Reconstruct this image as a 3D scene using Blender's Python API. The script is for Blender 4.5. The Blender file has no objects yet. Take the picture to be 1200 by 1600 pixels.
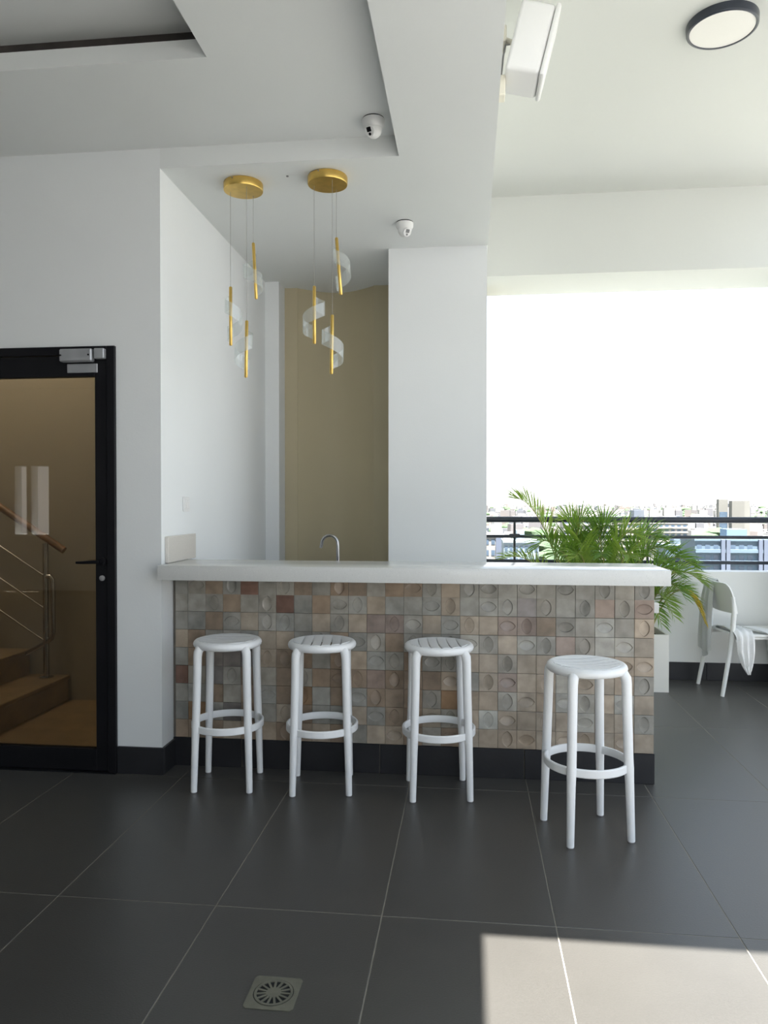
import bpy, bmesh, math, random
from mathutils import Vector, Matrix, noise

random.seed(7)
scene = bpy.context.scene
COL = scene.collection
PI = math.pi

# ------------------------------------------------------------------ camera
F, CX, CY, EYE = 1170.0, 600.0, 800.0, 1.45
_y = Vector((132, 15, F)).normalized()          # depth axis of the room seen from the lens
_u = Vector((0, F, -15)).normalized()           # plumb direction seen from the lens
_x = _y.cross(_u)
if _x.x < 0:
    _x = -_x
_x.normalize()
RW = Matrix((_x, _y, _u))                       # lens axes -> room axes
cam_data = bpy.data.cameras.new('camera')
cam = bpy.data.objects.new('camera', cam_data)
COL.objects.link(cam)
m = RW.to_4x4()
cam.matrix_world = Matrix.Translation((0, 0, EYE)) @ (RW @ Matrix(((1, 0, 0), (0, 1, 0), (0, 0, -1)))).to_4x4()
# columns: right, up, -forward
R_, U_, B_ = RW @ Vector((1, 0, 0)), RW @ Vector((0, 1, 0)), -(RW @ Vector((0, 0, 1)))
cam.matrix_world = Matrix(((R_.x, U_.x, B_.x, 0), (R_.y, U_.y, B_.y, 0), (R_.z, U_.z, B_.z, EYE), (0, 0, 0, 1)))
cam_data.sensor_fit = 'VERTICAL'
cam_data.sensor_height = 36.0
cam_data.lens = F / 1600.0 * 36.0
cam_data.clip_start = 0.05
cam_data.clip_end = 40000
scene.camera = cam


def ray(px, py):
    return RW @ Vector((px - CX, CY - py, F))


def on_y(px, py, y):
    d = ray(px, py)
    return d * (y / d.y) + Vector((0, 0, EYE))


# ------------------------------------------------------------------ sky, sun, exposure
world = bpy.data.worlds.new('world')
scene.world = world
world.use_nodes = True
wn, wl = world.node_tree.nodes, world.node_tree.links
wn.clear()
w_out = wn.new('ShaderNodeOutputWorld')
w_bg = wn.new('ShaderNodeBackground')
w_tc = wn.new('ShaderNodeTexCoord')
w_sep = wn.new('ShaderNodeSeparateXYZ')
w_ramp = wn.new('ShaderNodeValToRGB')
w_ramp.color_ramp.elements[0].position = 0.0
w_ramp.color_ramp.elements[0].color = (1.0, 1.0, 1.0, 1)
w_ramp.color_ramp.elements[1].position = 1.0
w_ramp.color_ramp.elements[1].color = (0.33, 0.43, 0.58, 1)
_e = w_ramp.color_ramp.elements.new(0.30)
_e.color = (0.56, 0.64, 0.74, 1)
wl.new(w_tc.outputs['Generated'], w_sep.inputs[0])
wl.new(w_sep.outputs['Z'], w_ramp.inputs['Fac'])
wl.new(w_ramp.outputs['Color'], w_bg.inputs['Color'])
w_bg.inputs['Strength'].default_value = 3.6
wl.new(w_bg.outputs[0], w_out.inputs[0])

SUN_DIR = Vector((-0.024, 0.22, -1.0)).normalized()
sun_data = bpy.data.lights.new('sun', 'SUN')
sun_data.energy = 97.0
sun_data.angle = math.radians(0.6)
sun_data.color = (1.0, 0.98, 0.935)
sun = bpy.data.objects.new('sun', sun_data)
COL.objects.link(sun)
sun.rotation_euler = SUN_DIR.to_track_quat('-Z', 'Y').to_euler()
sun.location = (0, -10, 20)

scene.view_settings.view_transform = 'Standard'
scene.view_settings.look = 'None'
scene.view_settings.gamma = 1.0
scene.view_settings.use_curve_mapping = False
scene.view_settings.exposure = -0.60

# ------------------------------------------------------------------ materials


def _new(name):
    mt = bpy.data.materials.new(name)
    mt.use_nodes = True
    nt = mt.node_tree
    return mt, nt.nodes, nt.links, nt.nodes['Principled BSDF']


def pmat(name, col, rough=0.5, metal=0.0, vary=0.0, vscale=4.0, bump=0.0, bscale=60.0, spec=0.5, coords='Object', col2=None):
    mt, n, l, b = _new(name)
    b.inputs['Roughness'].default_value = rough
    b.inputs['Metallic'].default_value = metal
    b.inputs['Specular IOR Level'].default_value = spec
    tc = n.new('ShaderNodeTexCoord')
    if vary or col2:
        nz = n.new('ShaderNodeTexNoise')
        nz.inputs['Scale'].default_value = vscale
        nz.inputs['Detail'].default_value = 5
        l.new(tc.outputs[coords], nz.inputs['Vector'])
        mx = n.new('ShaderNodeMix')
        mx.data_type = 'RGBA'
        c2 = col2 if col2 else tuple(max(0, c * (1 - vary)) for c in col)
        mx.inputs[6].default_value = (*col, 1)
        mx.inputs[7].default_value = (*c2, 1)
        rp = n.new('ShaderNodeValToRGB')
        rp.color_ramp.elements[0].position = 0.35
        rp.color_ramp.elements[1].position = 0.65
        l.new(nz.outputs['Fac'], rp.inputs['Fac'])
        l.new(rp.outputs['Color'], mx.inputs[0])
        l.new(mx.outputs[2], b.inputs['Base Color'])
    else:
        b.inputs['Base Color'].default_value = (*col, 1)
    if bump:
        nb = n.new('ShaderNodeTexNoise')
        nb.inputs['Scale'].default_value = bscale
        nb.inputs['Detail'].default_value = 4
        l.new(tc.outputs[coords], nb.inputs['Vector'])
        bp = n.new('ShaderNodeBump')
        bp.inputs['Strength'].default_value = bump
        bp.inputs['Distance'].default_value = 0.01
        l.new(nb.outputs['Fac'], bp.inputs['Height'])
        l.new(bp.outputs[0], b.inputs['Normal'])
    return mt


def shell_tile_mat():
    """glazed shell-toned wall tile, colour from each tile's own object colour"""
    mt, n, l, b = _new('shell_tile')
    oi = n.new('ShaderNodeObjectInfo')
    tc = n.new('ShaderNodeTexCoord')
    ad = n.new('ShaderNodeVectorMath')
    ad.operation = 'ADD'
    cmb = n.new('ShaderNodeCombineXYZ')
    mu = n.new('ShaderNodeMath')
    mu.operation = 'MULTIPLY'
    mu.inputs[1].default_value = 37.0
    l.new(oi.outputs['Random'], mu.inputs[0])
    l.new(mu.outputs[0], cmb.inputs[0])
    l.new(mu.outputs[0], cmb.inputs[1])
    l.new(tc.outputs['Object'], ad.inputs[0])
    l.new(cmb.outputs[0], ad.inputs[1])
    nz = n.new('ShaderNodeTexNoise')
    nz.inputs['Scale'].default_value = 14
    nz.inputs['Detail'].default_value = 4
    l.new(ad.outputs[0], nz.inputs['Vector'])
    hsv = n.new('ShaderNodeHueSaturation')
    mr = n.new('ShaderNodeMapRange')
    mr.inputs['From Min'].default_value = 0.3
    mr.inputs['From Max'].default_value = 0.7
    mr.inputs['To Min'].default_value = 0.78
    mr.inputs['To Max'].default_value = 1.2
    l.new(nz.outputs['Fac'], mr.inputs['Value'])
    l.new(mr.outputs[0], hsv.inputs['Value'])
    l.new(oi.outputs['Color'], hsv.inputs['Color'])
    l.new(hsv.outputs[0], b.inputs['Base Color'])
    b.inputs['Roughness'].default_value = 0.17
    b.inputs['Specular IOR Level'].default_value = 0.55
    return mt


def quartz_mat(name, base, speck, dark):
    mt, n, l, b = _new(name)
    tc = n.new('ShaderNodeTexCoord')
    vo = n.new('ShaderNodeTexNoise')
    vo.inputs['Scale'].default_value = 190
    vo.inputs['Detail'].default_value = 2
    l.new(tc.outputs['Object'], vo.inputs['Vector'])
    rp = n.new('ShaderNodeValToRGB')
    e = rp.color_ramp.elements
    e[0].position, e[0].color = 0.27, (*dark, 1)
    e[1].position, e[1].color = 0.36, (*base, 1)
    x = e.new(0.64)
    x.color = (*base, 1)
    x = e.new(0.74)
    x.color = (*speck, 1)
    l.new(vo.outputs['Fac'], rp.inputs['Fac'])
    l.new(rp.outputs['Color'], b.inputs['Base Color'])
    b.inputs['Roughness'].default_value = 0.16
    return mt


def glass_mat(name, tint, refl_ior=1.5, haze=0.0):
    mt, n, l, b = _new(name)
    n.remove(b)
    out = n['Material Output']
    tr = n.new('ShaderNodeBsdfTransparent')
    tr.inputs['Color'].default_value = (*tint, 1)
    gl = n.new('ShaderNodeBsdfGlossy')
    gl.inputs['Roughness'].default_value = 0.01
    mx = n.new('ShaderNodeMixShader')
    if haze:
        mx.inputs[0].default_value = 0.07
    else:
        fr = n.new('ShaderNodeFresnel')
        fr.inputs['IOR'].default_value = refl_ior
        l.new(fr.outputs[0], mx.inputs[0])
    l.new(gl.outputs[0], mx.inputs[2])
    if haze:
        df = n.new('ShaderNodeBsdfDiffuse')
        df.inputs['Color'].default_value = (0.9, 0.92, 0.92, 1)
        tl = n.new('ShaderNodeBsdfTranslucent')
        tl.inputs['Color'].default_value = (0.9, 0.92, 0.92, 1)
        a = n.new('ShaderNodeMixShader')
        a.inputs[0].default_value = 0.5
        l.new(df.outputs[0], a.inputs[1])
        l.new(tl.outputs[0], a.inputs[2])
        h = n.new('ShaderNodeMixShader')
        h.inputs[0].default_value = haze
        l.new(tr.outputs[0], h.inputs[1])
        l.new(a.outputs[0], h.inputs[2])
        l.new(h.outputs[0], mx.inputs[1])
    else:
        l.new(tr.outputs[0], mx.inputs[1])
    l.new(mx.outputs[0], out.inputs[0])
    return mt


def leaf_mat(name, col, col2, scale=8):
    mt = pmat(name, col, rough=0.45, vscale=scale, col2=col2)
    n, l = mt.node_tree.nodes, mt.node_tree.links
    b = n['Principled BSDF']
    out = n['Material Output']
    tl = n.new('ShaderNodeBsdfTranslucent')
    tl.inputs['Color'].default_value = (min(1, col[0] * 1.6), min(1, col[1] * 1.5), col[2], 1)
    mx = n.new('ShaderNodeMixShader')
    mx.inputs[0].default_value = 0.35
    l.new(b.outputs[0], mx.inputs[1])
    l.new(tl.outputs[0], mx.inputs[2])
    l.new(mx.outputs[0], out.inputs[0])
    return mt


def objcol_mat(name, rough=0.8, vary=0.25, scale=0.05):
    mt, n, l, b = _new(name)
    oi = n.new('ShaderNodeObjectInfo')
    tc = n.new('ShaderNodeTexCoord')
    nz = n.new('ShaderNodeTexNoise')
    nz.inputs['Scale'].default_value = scale
    l.new(tc.outputs['Object'], nz.inputs['Vector'])
    hsv = n.new('ShaderNodeHueSaturation')
    mr = n.new('ShaderNodeMapRange')
    mr.inputs['To Min'].default_value = 1 - vary
    mr.inputs['To Max'].default_value = 1 + vary
    l.new(nz.outputs['Fac'], mr.inputs['Value'])
    l.new(mr.outputs[0], hsv.inputs['Value'])
    l.new(oi.outputs['Color'], hsv.inputs['Color'])
    l.new(hsv.outputs[0], b.inputs['Base Color'])
    b.inputs['Roughness'].default_value = rough
    return mt


def floor_tile_mat():
    mt, n, l, b = _new('charcoal_porcelain')
    oi = n.new('ShaderNodeObjectInfo')
    tc = n.new('ShaderNodeTexCoord')
    geo = n.new('ShaderNodeNewGeometry')
    nz = n.new('ShaderNodeTexNoise')
    nz.inputs['Scale'].default_value = 2.2
    nz.inputs['Detail'].default_value = 6
    l.new(geo.outputs['Position'], nz.inputs['Vector'])
    n2 = n.new('ShaderNodeTexNoise')
    n2.inputs['Scale'].default_value = 160
    n2.inputs['Detail'].default_value = 3
    l.new(geo.outputs['Position'], n2.inputs['Vector'])
    ad = n.new('ShaderNodeMath')
    ad.operation = 'ADD'
    l.new(nz.outputs['Fac'], ad.inputs[0])
    l.new(n2.outputs['Fac'], ad.inputs[1])
    mr = n.new('ShaderNodeMapRange')
    mr.inputs['From Min'].default_value = 0.6
    mr.inputs['From Max'].default_value = 1.4
    mr.inputs['To Min'].default_value = 0.0
    mr.inputs['To Max'].default_value = 1.0
    l.new(ad.outputs[0], mr.inputs['Value'])
    mx = n.new('ShaderNodeMix')
    mx.data_type = 'RGBA'
    mx.inputs[6].default_value = (0.017, 0.0157, 0.0137, 1)
    mx.inputs[7].default_value = (0.028, 0.0262, 0.0232, 1)
    l.new(mr.outputs[0], mx.inputs[0])
    l.new(mx.outputs[2], b.inputs['Base Color'])
    b.inputs['Roughness'].default_value = 0.38
    b.inputs['Sheen Weight'].default_value = 0.09
    b.inputs['Sheen Roughness'].default_value = 0.5
    b.inputs['Sheen Tint'].default_value = (1.0, 0.96, 0.87, 1)
    b.inputs['Specular IOR Level'].default_value = 0.95
    bp = n.new('ShaderNodeBump')
    bp.inputs['Strength'].default_value = 0.12
    bp.inputs['Distance'].default_value = 0.004
    l.new(n2.outputs['Fac'], bp.inputs['Height'])
    l.new(bp.outputs[0], b.inputs['Normal'])
    return mt


M = {}
M['wall'] = pmat('white_wall_paint', (0.77, 0.79, 0.79), 0.75, vary=0.03, vscale=0.8, bump=0.05, bscale=90)
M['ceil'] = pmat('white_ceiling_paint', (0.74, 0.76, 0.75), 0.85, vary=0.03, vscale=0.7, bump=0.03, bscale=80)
M['ceil2'] = pmat('dimmed_terrace_white', (0.64, 0.655, 0.62), 0.85, vary=0.03, vscale=0.7, bump=0.03, bscale=80)  # ceiling white darkened to hold down the light on the terrace ceiling
M['parapet'] = pmat('light_lifted_parapet', (0.88, 0.885, 0.86), 0.6, vary=0.03, vscale=1.2, bump=0.04, bscale=70)  # wall white lightened to make up for missing light on the parapet
M['beige'] = pmat('beige_wall_paint', (0.52, 0.455, 0.305), 0.7, vary=0.06, vscale=0.9, bump=0.05, bscale=90)
M['cove'] = pmat('shade_dark_cove_board', (0.07, 0.06, 0.055), 0.9, vary=0.3, vscale=9)  # dark brown board, the gap's shade put into its tone
M['floor'] = floor_tile_mat()
M['grout'] = pmat('sand_grout', (0.23, 0.21, 0.17), 0.9, vary=0.2, vscale=20)
M['skirt'] = pmat('anthracite_skirting', (0.022, 0.022, 0.025), 0.36, vary=0.3, vscale=6, bump=0.06, bscale=70)
M['tile'] = shell_tile_mat()
M['bargrout'] = pmat('bar_grout', (0.17, 0.155, 0.13), 0.9, vary=0.2, vscale=20)
M['quartz'] = quartz_mat('white_quartz', (0.66, 0.665, 0.645), (0.75, 0.75, 0.735), (0.57, 0.575, 0.555))
M['quartz2'] = quartz_mat('cream_quartz', (0.66, 0.63, 0.58), (0.8, 0.78, 0.74), (0.5, 0.47, 0.42))
M['plastic'] = pmat('white_resin', (0.86, 0.87, 0.87), 0.38, vary=0.02, vscale=8, bump=0.03, bscale=300)
M['plastic2'] = pmat('white_chair_resin', (0.78, 0.79, 0.76), 0.45, bump=0.04, bscale=220)
M['rubber'] = pmat('grey_glide', (0.25, 0.25, 0.25), 0.7, vary=0.1)
M['gold'] = pmat('brushed_gold', (0.80, 0.55, 0.16), 0.34, metal=1.0, vary=0.1, vscale=25)
M['wire'] = pmat('pendant_wire', (0.30, 0.29, 0.27), 0.5, vary=0.1)
M['acrylic'] = glass_mat('clear_acrylic', (0.96, 0.98, 0.98), 1.45, haze=0.17)
M['glass'] = glass_mat('bronze_glass', (0.62, 0.585, 0.52), 1.55)
M['pane'] = glass_mat('dimming_pane', (0.30, 0.31, 0.31), 1.5)  # dark tint put in to cut the daylight entering the lounge
M['black'] = pmat('black_aluminium', (0.007, 0.007, 0.009), 0.45, vary=0.2, vscale=5, spec=0.22)
M['silver'] = pmat('grey_aluminium', (0.45, 0.46, 0.48), 0.45, metal=0.6, vary=0.1, vscale=12)
M['steel'] = pmat('stainless_steel', (0.55, 0.55, 0.56), 0.2, metal=1.0, vary=0.1, vscale=20)
M['chrome'] = pmat('brushed_tap_steel', (0.42, 0.42, 0.42), 0.22, metal=1.0, vary=0.1, vscale=20)
M['wood'] = pmat('stair_wood', (0.30, 0.16, 0.06), 0.4, vary=0.4, vscale=9)
M['stone'] = pmat('tan_stair_stone', (0.36, 0.26, 0.145), 0.4, vary=0.25, vscale=5, bump=0.05)
M['hall'] = pmat('tan_hall_paint', (0.40, 0.37, 0.31), 0.75, vary=0.08, vscale=1)
M['camwhite'] = pmat('white_camera_plastic', (0.78, 0.78, 0.77), 0.4, vary=0.03)
M['lens'] = pmat('dark_lens', (0.01, 0.01, 0.012), 0.1, vary=0.1)
M['diff'] = pmat('opal_diffuser', (0.80, 0.79, 0.74), 0.5, vary=0.02)
M['cream'] = pmat('cream_bracket', (0.72, 0.69, 0.58), 0.5, vary=0.05)
M['rail'] = pmat('dark_blue_steel_rail', (0.028, 0.035, 0.05), 0.3, vary=0.2, vscale=6)
M['planter'] = pmat('cream_planter', (0.80, 0.78, 0.71), 0.5, vary=0.04, vscale=3)
M['soil'] = pmat('potting_soil', (0.045, 0.032, 0.02), 0.95, vary=0.5, vscale=30, bump=0.6, bscale=60)
M['leaf'] = leaf_mat('palm_green', (0.14, 0.26, 0.035), (0.07, 0.165, 0.02))
M['leaf2'] = leaf_mat('palm_light_green', (0.25, 0.36, 0.065), (0.14, 0.25, 0.035))
M['leafy'] = leaf_mat('palm_yellow', (0.55, 0.40, 0.05), (0.30, 0.32, 0.05))
M['stalk'] = pmat('palm_stalk', (0.40, 0.37, 0.12), 0.5, vary=0.3, vscale=10)
M['cloth'] = pmat('white_towel', (0.82, 0.82, 0.80), 0.95, vary=0.05, bump=0.3, bscale=160)
M['cloth2'] = pmat('grey_shirt_cloth', (0.62, 0.63, 0.62), 0.95, vary=0.06, bump=0.2, bscale=140)
M['drain'] = pmat('dull_drain_steel', (0.165, 0.16, 0.122), 0.55, metal=0.3, vary=0.2, vscale=30)
M['void'] = pmat('drain_hollow_shade', (0.008, 0.008, 0.008), 0.9, vary=0.1)
M['city'] = objcol_mat('city_render')
M['cglass'] = pmat('city_window', (0.06, 0.09, 0.13), 0.25, vary=0.3, vscale=0.4)
M['cground'] = pmat('city_ground', (0.12, 0.115, 0.11), 0.95, vscale=0.012, col2=(0.05, 0.07, 0.04))
M['ctree'] = pmat('city_foliage', (0.035, 0.065, 0.028), 0.9, vary=0.5, vscale=0.25)
M['cwhite'] = pmat('far_white_render', (0.26, 0.26, 0.26), 0.9, vscale=0.004, col2=(0.20, 0.185, 0.175))
M['cgrey'] = pmat('far_grey_render', (0.085, 0.10, 0.125), 0.9, vscale=0.004, col2=(0.15, 0.125, 0.11))

# ------------------------------------------------------------------ mesh helpers


class MB:
    def __init__(self):
        self.v, self.f, self.mi = [], [], []
        self.cur = 0

    def add(self, vs, fs):
        o = len(self.v)
        self.v += [tuple(p) for p in vs]
        self.f += [tuple(i + o for i in q) for q in fs]
        self.mi += [self.cur] * len(fs)

    def box(self, x0, x1, y0, y1, z0, z1, mat=None):
        vs = [(x0, y0, z0), (x1, y0, z0), (x1, y1, z0), (x0, y1, z0), (x0, y0, z1), (x1, y0, z1), (x1, y1, z1), (x0, y1, z1)]
        if mat is not None:
            vs = [mat @ Vector(p) for p in vs]
        self.add(vs, [(3, 2, 1, 0), (4, 5, 6, 7), (0, 1, 5, 4), (1, 2, 6, 5), (2, 3, 7, 6), (3, 0, 4, 7)])
        return self

    def rbox(self, x0, x1, y0, y1, z0, z1, r, seg=2, mat=None):
        bm = bmesh.new()
        bmesh.ops.create_cube(bm, size=1)
        for q in bm.verts:
            q.co = Vector((x0 + (q.co.x + .5) * (x1 - x0), y0 + (q.co.y + .5) * (y1 - y0), z0 + (q.co.z + .5) * (z1 - z0)))
        bmesh.ops.bevel(bm, geom=list(bm.edges), offset=r, segments=seg, profile=0.5, affect='EDGES')
        bm.verts.index_update()
        vs = [(mat @ q.co if mat is not None else q.co.copy()) for q in bm.verts]
        fs = [[q.index for q in fc.verts] for fc in bm.faces]
        bm.free()
        self.add(vs, fs)
        return self

    def lathe(self, prof, n=24, mat=None, close=True):
        vs, fs = [], []
        for r, z in prof:
            for k in range(n):
                a = 2 * PI * k / n
                vs.append(Vector((r * math.cos(a), r * math.sin(a), z)))
        for i in range(len(prof) - 1):
            for k in range(n):
                k2 = (k + 1) % n
                fs.append((i * n + k, i * n + k2, (i + 1) * n + k2, (i + 1) * n + k))
        if close:
            fs.append(tuple(reversed(range(n))))
            o = (len(prof) - 1) * n
            fs.append(tuple(o + k for k in range(n)))
        if mat is not None:
            vs = [mat @ p for p in vs]
        self.add(vs, fs)
        return self

    def ring(self, prof, n=48, mat=None):
        """closed profile swept round the z axis"""
        vs, fs = [], []
        m_ = len(prof)
        for k in range(n):
            a = 2 * PI * k / n
            for r, z in prof:
                vs.append(Vector((r * math.cos(a), r * math.sin(a), z)))
        for k in range(n):
            k2 = (k + 1) % n
            for i in range(m_):
                i2 = (i + 1) % m_
                fs.append((k * m_ + i, k2 * m_ + i, k2 * m_ + i2, k * m_ + i2))
        if mat is not None:
            vs = [mat @ p for p in vs]
        self.add(vs, fs)
        return self

    def tube(self, path, rad, n=10, flat=1.0, cap=True):
        path = [Vector(p) for p in path]
        if not hasattr(rad, '__len__'):
            rad = [rad] * len(path)
        t0 = (path[1] - path[0]).normalized()
        ref = Vector((0, 0, 1)) if abs(t0.z) < 0.9 else Vector((1, 0, 0))
        nrm = t0.cross(ref).normalized()
        vs, fs = [], []
        for i, p in enumerate(path):
            if i == 0:
                t = path[1] - path[0]
            elif i == len(path) - 1:
                t = path[-1] - path[-2]
            else:
                t = path[i + 1] - path[i - 1]
            t.normalize()
            nrm = (nrm - t * nrm.dot(t)).normalized()
            bn = t.cross(nrm)
            for k in range(n):
                a = 2 * PI * k / n
                vs.append(p + (nrm * math.cos(a) + bn * math.sin(a) * flat) * rad[i])
        for i in range(len(path) - 1):
            for k in range(n):
                k2 = (k + 1) % n
                fs.append((i * n + k, i * n + k2, (i + 1) * n + k2, (i + 1) * n + k))
        if cap:
            fs.append(tuple(reversed(range(n))))
            o = (len(path) - 1) * n
            fs.append(tuple(o + k for k in range(n)))
        self.add(vs, fs)
        return self

    def sheet(self, grid, th):
        """grid[i][j] of points -> closed slab of thickness th"""
        ni, nj = len(grid), len(grid[0])
        g = [[Vector(p) for p in row] for row in grid]
        vs, fs = [], []
        nr = []
        for i in range(ni):
            for j in range(nj):
                du = g[min(i + 1, ni - 1)][j] - g[max(i - 1, 0)][j]
                dv = g[i][min(j + 1, nj - 1)] - g[i][max(j - 1, 0)]
                c = du.cross(dv)
                nr.append(c.normalized() if c.length > 1e-9 else Vector((0, 0, 1)))
        for s in (0.5, -0.5):
            for i in range(ni):
                for j in range(nj):
                    vs.append(g[i][j] + nr[i * nj + j] * th * s)
        o = ni * nj
        for i in range(ni - 1):
            for j in range(nj - 1):
                a, b, c, d = i * nj + j, (i + 1) * nj + j, (i + 1) * nj + j + 1, i * nj + j + 1
                fs.append((a, b, c, d))
                fs.append((o + d, o + c, o + b, o + a))
        for i in range(ni - 1):
            for j in (0, nj - 1):
                a, b = i * nj + j, (i + 1) * nj + j
                fs.append((a, o + a, o + b, b) if j == 0 else (a, b, o + b, o + a))
        for j in range(nj - 1):
            for i in (0, ni - 1):
                a, b = i * nj + j, i * nj + j + 1
                fs.append((a, b, o + b, o + a) if i == 0 else (a, o + a, o + b, b))
        self.add(vs, fs)
        return self

    def build(self, name, mats, parent=None, smooth=None, fix=False):
        me = bpy.data.meshes.new(name)
        me.from_pydata(self.v, [], self.f)
        if not isinstance(mats, (list, tuple)):
            mats = [mats]
        for q in mats:
            me.materials.append(M[q])
        if len(mats) > 1:
            me.polygons.foreach_set('material_index', self.mi)
        if fix:
            bm = bmesh.new()
            bm.from_mesh(me)
            bmesh.ops.recalc_face_normals(bm, faces=bm.faces)
            bm.to_mesh(me)
            bm.free()
        if smooth:
            me.polygons.foreach_set('use_smooth', [True] * len(me.polygons))
            me.set_sharp_from_angle(angle=math.radians(smooth))
        me.update()
        return link(name, me, parent)


def link(name, me, parent=None):
    o = bpy.data.objects.new(name, me)
    COL.objects.link(o)
    if parent is not None:
        o.parent = parent
    return o


def tag(o, label=None, cat=None, group=None, kind=None):
    if label:
        o['label'] = label
    if cat:
        o['category'] = cat
    if group:
        o['group'] = group
    if kind:
        o['kind'] = kind
    return o


def thing(name, loc, label, cat, group=None, rz=0.0, kind=None):
    o = bpy.data.objects.new(name, None)
    o.empty_display_size = 0.1
    COL.objects.link(o)
    o.location = loc
    o.rotation_euler = (0, 0, rz)
    return tag(o, label, cat, group, kind)


def struct(name, mb, mats, label=None, smooth=None):
    return tag(mb.build(name, mats, smooth=smooth), label, kind='structure')


def copy_tree(o, parent=None):
    c = o.copy()
    COL.objects.link(c)
    c.parent = parent
    for ch in list(o.children):
        copy_tree(ch, c)
    return c


# ------------------------------------------------------------------ the shell
YW = 3.815        # door wall plane
XN = -1.62        # side wall of the bar nook
ZN = 3.2125       # nook ceiling and beam soffit
ZL = 3.317        # lounge ceiling
ZR = 3.78         # terrace ceiling
YBAR = 3.965      # tiled face of the bar
YP = 6.35         # parapet
YROOF = 1.68      # edge of the terrace roof behind the viewpoint
XROOF = 2.62      # open sky beyond
DX0, DX1, DZ = -2.95, -1.868, 2.282

# floor slab with real tiles
slab = MB().box(-8.2, 7.3, -4.2, 6.6, -0.25, -0.0009)
floor = struct('floor', slab, 'grout', 'charcoal porcelain tile floor with thin sand coloured grout')
ft = MB().rbox(-0.2985, 0.2985, -0.5985, 0.5985, -0.02, 0.0, 0.0012, 1)
ft_obj = ft.build('floor_tile', 'floor', floor)
ft_me = ft_obj.data
first = True
for i in range(-14, 12):
    for j in range(-6, 4):
        xc, yc = 0.30 + 0.6 * i + 0.3, 2.59 + 1.2 * j + 0.6
        if yc > YW and xc < XN - 0.2:
            continue
        if xc < -8.0 or xc > 7.0 or yc < -3.9:
            continue
        if yc > YP:
            continue
        o = ft_obj if first else link('floor_tile', ft_me, floor)
        first = False
        o.location = (xc, yc, random.uniform(-0.0003, 0.0003))
# cut strip of tile along the parapet foot
ct = MB().rbox(-0.2985, 0.2985, 6.1915, 6.36, -0.02, 0.0, 0.0012, 1).build('floor_tile', 'floor', floor)
ct.location = (0.6, 0, 0)
for i in range(1, 11):
    o = link('floor_tile', ct.data, floor)
    o.location = (0.6 + 0.6 * i, 0, 0)

# door wall, with the header over the nook
w = MB()
w.box(-8.2, DX0, YW, YW + 0.15, 0, 3.7)
w.box(DX0, DX1, YW, YW + 0.15, DZ, 3.7)
w.box(DX1, XN, YW, YW + 0.15, 0, 3.7)
struct('wall_left', w, 'wall', 'white painted wall around the black glass door')
w = MB().box(XN - 0.15, XN, YW + 0.15, 6.5, 0, 3.7)
w.box(XN, -1.507, 5.87, 6.5, 0, ZN)
struct('wall_side', w, 'wall', 'white side wall of the bar nook')
w = MB().box(XN, 0.13, YW, 6.5, ZN, ZL + 0.25)
struct('ceiling', w, 'ceil', 'lower white ceiling over the bar nook')
w = MB().box(-0.355, 0.13, -4.2, YW, ZN, 4.0)
w.box(-0.355, 0.13, YW, 6.5, ZL + 0.25, 4.0)
struct('beam', w, 'ceil', 'white dropped beam running over the bar end')
w = MB()                                       # lounge ceiling round its recessed tray
TX, TY = -1.094, 3.06
w.box(TX, -0.355, -4.2, YW, ZL, 3.395)
w.box(-8.2, TX, TY, YW, ZL, 3.395)
w.box(-8.2, -6.6, -4.2, TY, ZL, 3.395)
w.box(-6.6, TX, -4.2, -2.6, ZL, 3.395)
w.box(-8.2, -0.355, -4.2, YW, 3.49, 3.7)
struct('ceiling', w, 'ceil', 'white lounge ceiling with a recessed tray')
w = MB()                                       # back boards of the shadow gap
w.box(-6.8, TX + 0.13, TY + 0.10, TY + 0.13, 3.395, 3.49)
w.box(TX + 0.10, TX + 0.13, -2.8, TY + 0.10, 3.395, 3.49)
struct('trim_1', w, 'cove', 'dark shadow gap round the ceiling tray')
# beige back wall with its shallow concave niche
w = MB()
pts = [(-1.507, 6.06), (-1.40, 6.06)]
for k in range(0, 13):
    t = k / 12
    pts.append((-1.40 + t * 0.63, 6.07 + 0.17 * math.sin(PI * t)))
pts += [(-0.77, 6.06), (0.13, 6.06)]
for z0, z1 in ((0, ZN),):
    vs = [(x, y, z0) for x, y in pts] + [(x, y, z1) for x, y in pts] + [(0.13, 6.5, z0), (-1.507, 6.5, z0), (0.13, 6.5, z1), (-1.507, 6.5, z1)]
    n_ = len(pts)
    fs = [(i, i + 1, n_ + i + 1, n_ + i) for i in range(n_ - 1)]
    a, b, c, d = 2 * n_, 2 * n_ + 1, 2 * n_ + 2, 2 * n_ + 3
    fs += [(n_ - 1, a, c, 2 * n_ - 1), (a, b, d, c), (b, 0, n_, d)]
    fs += [tuple(list(reversed(range(n_))) + [b, a]), tuple(list(range(n_, 2 * n_)) + [c, d])]
    w.add(vs, fs)
struct('wall_back', w, 'beige', 'beige back wall of the nook with a shallow curved niche', smooth=35)
w = MB().box(-0.555, 0.124, 5.2, 6.06, 0, ZN)
struct('column', w, 'wall', 'square white column behind the bar')
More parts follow.
